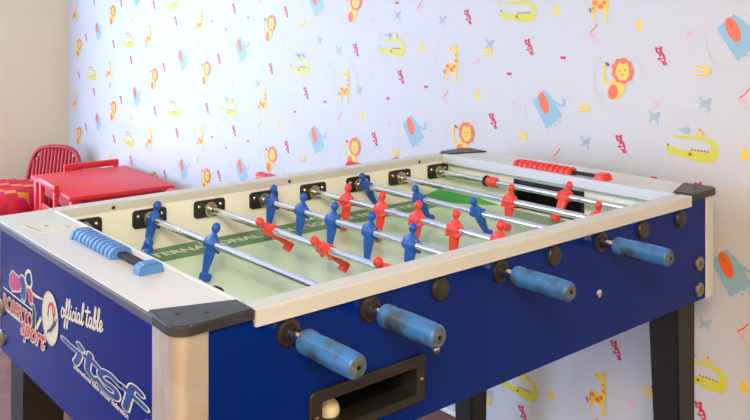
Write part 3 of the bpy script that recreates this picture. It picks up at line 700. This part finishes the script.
def handle_mesh(kind):
    b = bmesh.new(); L = .117; S = 36
    prof = [(0, 0), (.0135, 0), (.0155, .0015), (.0160, .004), (.0160, .016), (.0150, .0185), (.0152, .022), (.0160, .040), (.0162, .075), (.0158, .100), (.0152, .111), (.0140, .1140), (.0118, .1164), (.0100, L), (.0030, L), (.0026, L - .004), (0, L - .004)]
    prof = [(r * 1.10, min(d, L)) for r, d in prof]
    lathe(b, prof, (0, 0, 0), (0, 1, 0), S)
    for v in b.verts:                                # shallow finger flutes along the grip
        if .021 < v.co.y < .108:
            a = math.atan2(v.co.z, v.co.x); r = math.hypot(v.co.x, v.co.z)
            k = 1 - .035 * (0.5 + 0.5 * math.cos(8 * a)); v.co.x *= k; v.co.z *= k
    for f in b.faces: f.material_index = 2 if all(math.hypot(v.co.x, v.co.z) < .0036 for v in f.verts) and f.calc_center_median().y > .10 else (1 if all(v.co.y > .1160 for v in f.verts) else 0)
    me = bpy.data.meshes.new('handle'); bmesh.ops.recalc_face_normals(b, faces=b.faces[:]); b.to_mesh(me); b.free()
    me.materials.append(M['handle_blue' if kind == 'blue' else 'handle_red']); me.materials.append(M['grime_cap']); me.materials.append(M['rubber'])
    for p in me.polygons: p.use_smooth = True
    me.set_sharp_from_angle(angle=math.radians(40))
    return me
hm = {k: handle_mesh(k) for k in ('blue', 'red')}
# (rod, team, tilt of the men in degrees, where they stand across the table)
RODS = [(0, 'blue', 10, [.464]), (1, 'blue', 16, [.747, .486]), (2, 'red', -50, [.508, .314, .127]), (3, 'blue', 9, [.730, .604, .486, .358, .231]),
        (4, 'red', 8, [.626, .497, .374, .257, .134]), (5, 'blue', -30, [.730, .524, .330]), (6, 'red', 10, [.363, .112]), (7, 'red', 36, [.312])]
FAR_HANDLE = {2: .856, 4: .912, 6: .884, 7: .845}
for i, team, tilt, ys in RODS:
    near = team == 'blue'
    b = bmesh.new()
    tube(b, [(0, -.046 if near else .036, 0), (0, .764 if near else FAR_HANDLE[i] + .002, 0)], .0079, 20)
    rod = finish('rod', b, M['chrome'], table, 40); rod.location = (i * .15 - CX, -CY, FLOOR)
    h = link('handle', hm[team], rod)
    if near: h.location = (0, -.042 if i == 0 else -.036, 0); h.rotation_euler = (PI, (.4 + i * 1.3), 0)
    else: h.location = (0, FAR_HANDLE[i], 0)
    for y in ys:
        p = link('player_figure', pm_blue if near else pm_red, rod); p.location = (0, y, 0)
        p.rotation_euler = (0, math.radians(tilt if near else -tilt), 0 if near else PI)
        p['label'] = ('blue' if near else 'red') + ' player figure'
    if i == 0:
        b = bmesh.new(); lathe(b, [(.0078, 0), (.0135, 0), (.0150, .002), (.0150, .012), (.0135, .014), (.0078, .014), (.0078, 0)], (0, .200, 0), (0, 1, 0), 28); finish('bumper', b, M['rubber'], rod, 40)
    if i == 7:
        b = bmesh.new(); lathe(b, [(.0078, 0), (.0145, 0), (.0155, .002), (.0155, .007), (.0145, .009), (.0078, .009), (.0078, 0)], (0, .570, 0), (0, 1, 0), 28); finish('bumper', b, M['rubber'], rod, 40)
        b = bmesh.new(); lathe(b, [(.0078, 0), (.0110, .001), (.0135, .006), (.0145, .016), (.0142, .026), (.0128, .032), (.0128, .035), (.0078, .035), (.0078, 0)], (0, .535, 0), (0, 1, 0), 28)
        ellipsoid(b, (-.002, .540, .0095), .006, .006, .0055, 12, 8); ellipsoid(b, (.004, .541, -.0095), .006, .006, .0055, 12, 8)
        finish('collar', b, M['player_red'], rod, 50)

# ------------------------------------------------------------------ score counters on the decks
def counter(x, ys0, ys1, yb0, yb1, m, facing):
    """Ten ribbed beads (ys0..ys1) on a dark bar that ends in a bracket at yb0..yb1."""
    t = part('score_counter', table, (x - CX, -CY, FLOOR + ZT))
    b = bmesh.new(); box(b, -.008, .008, min(yb0, ys0) + .004, max(yb1, ys1) + .012, .004, .011, .001, 1); finish('bar', b, M['rubber'], t)
    n = 10; w = (ys1 - ys0) / n
    for k in range(n):
        b = bmesh.new(); y = ys0 + w * (k + .5)
        pr = [(-.019, .001), (.019, .001), (.019, .008), (.016, .014), (.008, .0185), (-.008, .0185), (-.016, .014), (-.019, .008)]
        prism(b, pr, 'y', y - w * .49, y + w * .49)
        es = [e for e in b.edges if abs(e.verts[0].co.y - e.verts[1].co.y) < 1e-6 and max(e.verts[0].co.z, e.verts[1].co.z) > .006]
        bmesh.ops.bevel(b, geom=es, offset=w * .2, segments=2, affect='EDGES')
        finish('bead', b, m, t, 40)
    for y0, y1 in ((yb0, yb1), (ys1 + .001, ys1 + .016)):
        b = bmesh.new(); pr = [(-.021, 0), (.021, 0), (.021, .008), (.015, .017), (-.015, .017), (-.021, .008)]
        prism(b, pr, 'y', y0, y1)
        bmesh.ops.bevel(b, geom=[e for e in b.edges if max(v.co.z for v in e.verts) > .007], offset=.003, segments=2, affect='EDGES')
        finish('end_bracket', b, m, t, 40)
counter(-.094, .350, .516, .236, .262, M['counter_blue'], 1)
counter(1.099, .322, .492, .220, .247, M['counter_red'], -1)

# ball lying in the return tray
bm = bmesh.new(); ellipsoid(bm, (0, 0, .0178), .0178, .0178, .0178, 28, 18)
ball = finish('table_football_ball', bm, M['ball'], None, 180); ball.location = (.0965, .0340, FLOOR - .168)
tag(ball, 'cream ball lying in the black ball return of the blue table', 'ball')

# ------------------------------------------------------------------ red children's furniture in the corner
RL = M['red_lacquer']
def kid_table():
    t = thing('childrens_table', 'small red wooden table against the printed wall with chairs tucked under it', 'table', (1.010, 3.170, 0), math.radians(-4))
    hx, hy, zt = .255, .345, .500
    b = bmesh.new(); box(b, -hx, hx, -hy, hy, zt - .022, zt, .005, 2); finish('tabletop', b, RL, t, 40)
    b = bmesh.new()
    for y in (-hy + .03, hy - .05): box(b, -hx + .04, hx - .04, y, y + .018, zt - .082, zt - .022, .001, 1)
    for x in (-hx + .03, hx - .05): box(b, x, x + .018, -hy + .04, hy - .04, zt - .082, zt - .022, .001, 1)
    finish('apron', b, M['red_dark'], t)
    for sx in (-1, 1):
        for sy in (-1, 1):
            b = bmesh.new(); x, y = sx * (hx - .034), sy * (hy - .034); box(b, x - .022, x + .022, y - .022, y + .022, 0, zt - .022, .004, 2); finish('leg', b, RL, t, 40)
kid_table()
def kid_chair(loc, rz, label, w):
    """Chair facing +x; origin under the middle of the seat back."""
    t = thing('childrens_chair', label, 'chair', loc, rz, 'red chairs tucked under the red table')
    sh, bh, d = .285, BH, .27
    b = bmesh.new(); box(b, -.005, d, -w / 2 + .005, w / 2 - .005, sh - .018, sh, .005, 2); finish('seat', b, RL, t, 40)
    for s in (-1, 1):
        b = bmesh.new(); y = s * (w / 2 - .014); box(b, -.011, .011, y - .014, y + .014, 0, bh - .002, .004, 2); finish('leg', b, RL, t, 40)
        b = bmesh.new(); box(b, d - .034, d - .004, y - .014, y + .014, 0, sh - .018, .004, 2); finish('leg', b, RL, t, 40)
    b = bmesh.new(); box(b, -.012, .012, -w / 2 - .002, w / 2 + .002, bh - .034, bh, .005, 2); finish('top_rail', b, RL, t, 40)
    b = bmesh.new(); box(b, -.006, .006, -w / 2 + .028, w / 2 - .028, sh + .055, sh + .120, .003, 1); finish('back_slat', b, RL, t, 40)
BH = .530
kid_chair((.741, 3.145, 0), math.radians(-4), 'low red wooden chair tucked in on the left side of the red table', .27)
BH = .528
kid_chair((1.122, 3.575, 0), math.radians(-92), 'red wooden chair behind the red table, its top rail showing over the far edge', .30)

# slatted armless chair with a round-topped back, and its harlequin cushion
ch = thing('slatted_chair', 'red chair with a rounded slatted back in the corner by the cream wall', 'chair', (1.062, 4.090, 0), math.atan2(-.6, -.8))
def bk(y, z): return (-.045 - (z - .30) * .16, y, z * .975)          # the back leans away from the seat
hw = .178; out = [(-hw, .0), (-hw, .40)] + [(-hw + .07 - .07 * math.cos(math.radians(a)), .475 + .07 * math.sin(math.radians(a))) for a in range(10, 91, 20)]
out = [(-hw - .02, .02), (-hw - .012, .25), (-hw + .004, .40), (-hw + .020, .475), (-hw + .048, .525), (-hw + .095, .550), (0, .558)]
full = out + [(-y, z) for y, z in out[-2::-1]]
b = bmesh.new(); tube(b, [bk(y, z) for y, z in smoothpath(full, 6)], .014, 12); finish('back_frame', b, M['red_dark'], ch, 60)
for k in range(13):
    y = -.144 + k * .024; top = .543 - max(0, abs(y) - .085) * 1.15
    b = bmesh.new(); p = bk(y, .27); q = bk(y, top); tube(b, [p, ((p[0] + q[0]) / 2 + .004, y, (p[2] + q[2]) / 2), q], .0108, 8); finish('back_slat', b, M['red_dark'], ch, 60)
b = bmesh.new(); prism(b, rrect(-.07, .36, -.19, .19, .05), 'z', .208, .231); finish('seat', b, M['red_dark'], ch)
b = bmesh.new(); tube(b, [bk(-.165, .33), bk(.165, .33)], .008, 8); finish('cross_rail', b, M['red_dark'], ch, 60)
for s in (-1, 1):
    b = bmesh.new(); tube(b, [(.30, s * .155, .210), (.335, s * .165, .0)], [.015, .012], 12); finish('leg', b, M['red_dark'], ch, 50)

def harlequin():
    m = bpy.data.materials.new('harlequin'); m.use_nodes = True; nt = m.node_tree; p = nt.nodes['Principled BSDF']
    p.inputs['Roughness'].default_value = .85; p.inputs['Specular IOR Level'].default_value = .2
    tc = nt.nodes.new('ShaderNodeTexCoord'); mp = nt.nodes.new('ShaderNodeMapping')
    mp.inputs['Rotation'].default_value = (0, 0, math.radians(45)); mp.inputs['Scale'].default_value = (1, 1, 0)
    nt.links.new(tc.outputs['Object'], mp.inputs['Vector'])
    def chk(sc, a, c):
        n = nt.nodes.new('ShaderNodeTexChecker'); n.inputs['Scale'].default_value = sc
        n.inputs['Color1'].default_value = a; n.inputs['Color2'].default_value = c
        nt.links.new(mp.outputs[0], n.inputs['Vector']); return n
    c1 = chk(9, rgb(216, 122, 36), rgb(196, 30, 44)); c2 = chk(9, rgb(196, 28, 86), rgb(168, 28, 40)); w = chk(18, (1, 1, 1, 1), (0, 0, 0, 1))
    mx = nt.nodes.new('ShaderNodeMix'); mx.data_type = 'RGBA'
    nt.links.new(w.outputs['Fac'], mx.inputs[0]); nt.links.new(c2.outputs['Color'], mx.inputs[6]); nt.links.new(c1.outputs['Color'], mx.inputs[7])
    nt.links.new(mx.outputs[2], p.inputs['Base Color'])
    return m
b = bmesh.new(); r = bmesh.ops.create_grid(b, x_segments=24, y_segments=24, size=1.0)
bot = []
CW, CD, TH = .265, .245, .170
def pillow(u, v, s):
    k = (1 - u ** 6) * (1 - v ** 6); e = max(0, k) ** .45
    return (u * CW * (1 - .05 * v * v), v * CD * (1 - .05 * u * u), TH / 2 + s * TH / 2 * e)
for v in b.verts: v.co = Vector(pillow(v.co.x, v.co.y, 1))
r2 = bmesh.ops.create_grid(b, x_segments=24, y_segments=24, size=1.0)
for v in r2['verts']: v.co = Vector(pillow(v.co.x, v.co.y, -1))
bmesh.ops.remove_doubles(b, verts=b.verts[:], dist=.0005)
cu = finish('seat_cushion', b, harlequin(), None, 60)
cu.location = (.775, 3.86, .232); cu.rotation_euler = (0, 0, math.atan2(-.6, -.8))
tag(cu, 'thick cushion with red, orange and magenta diamonds on the slatted red chair', 'cushion')
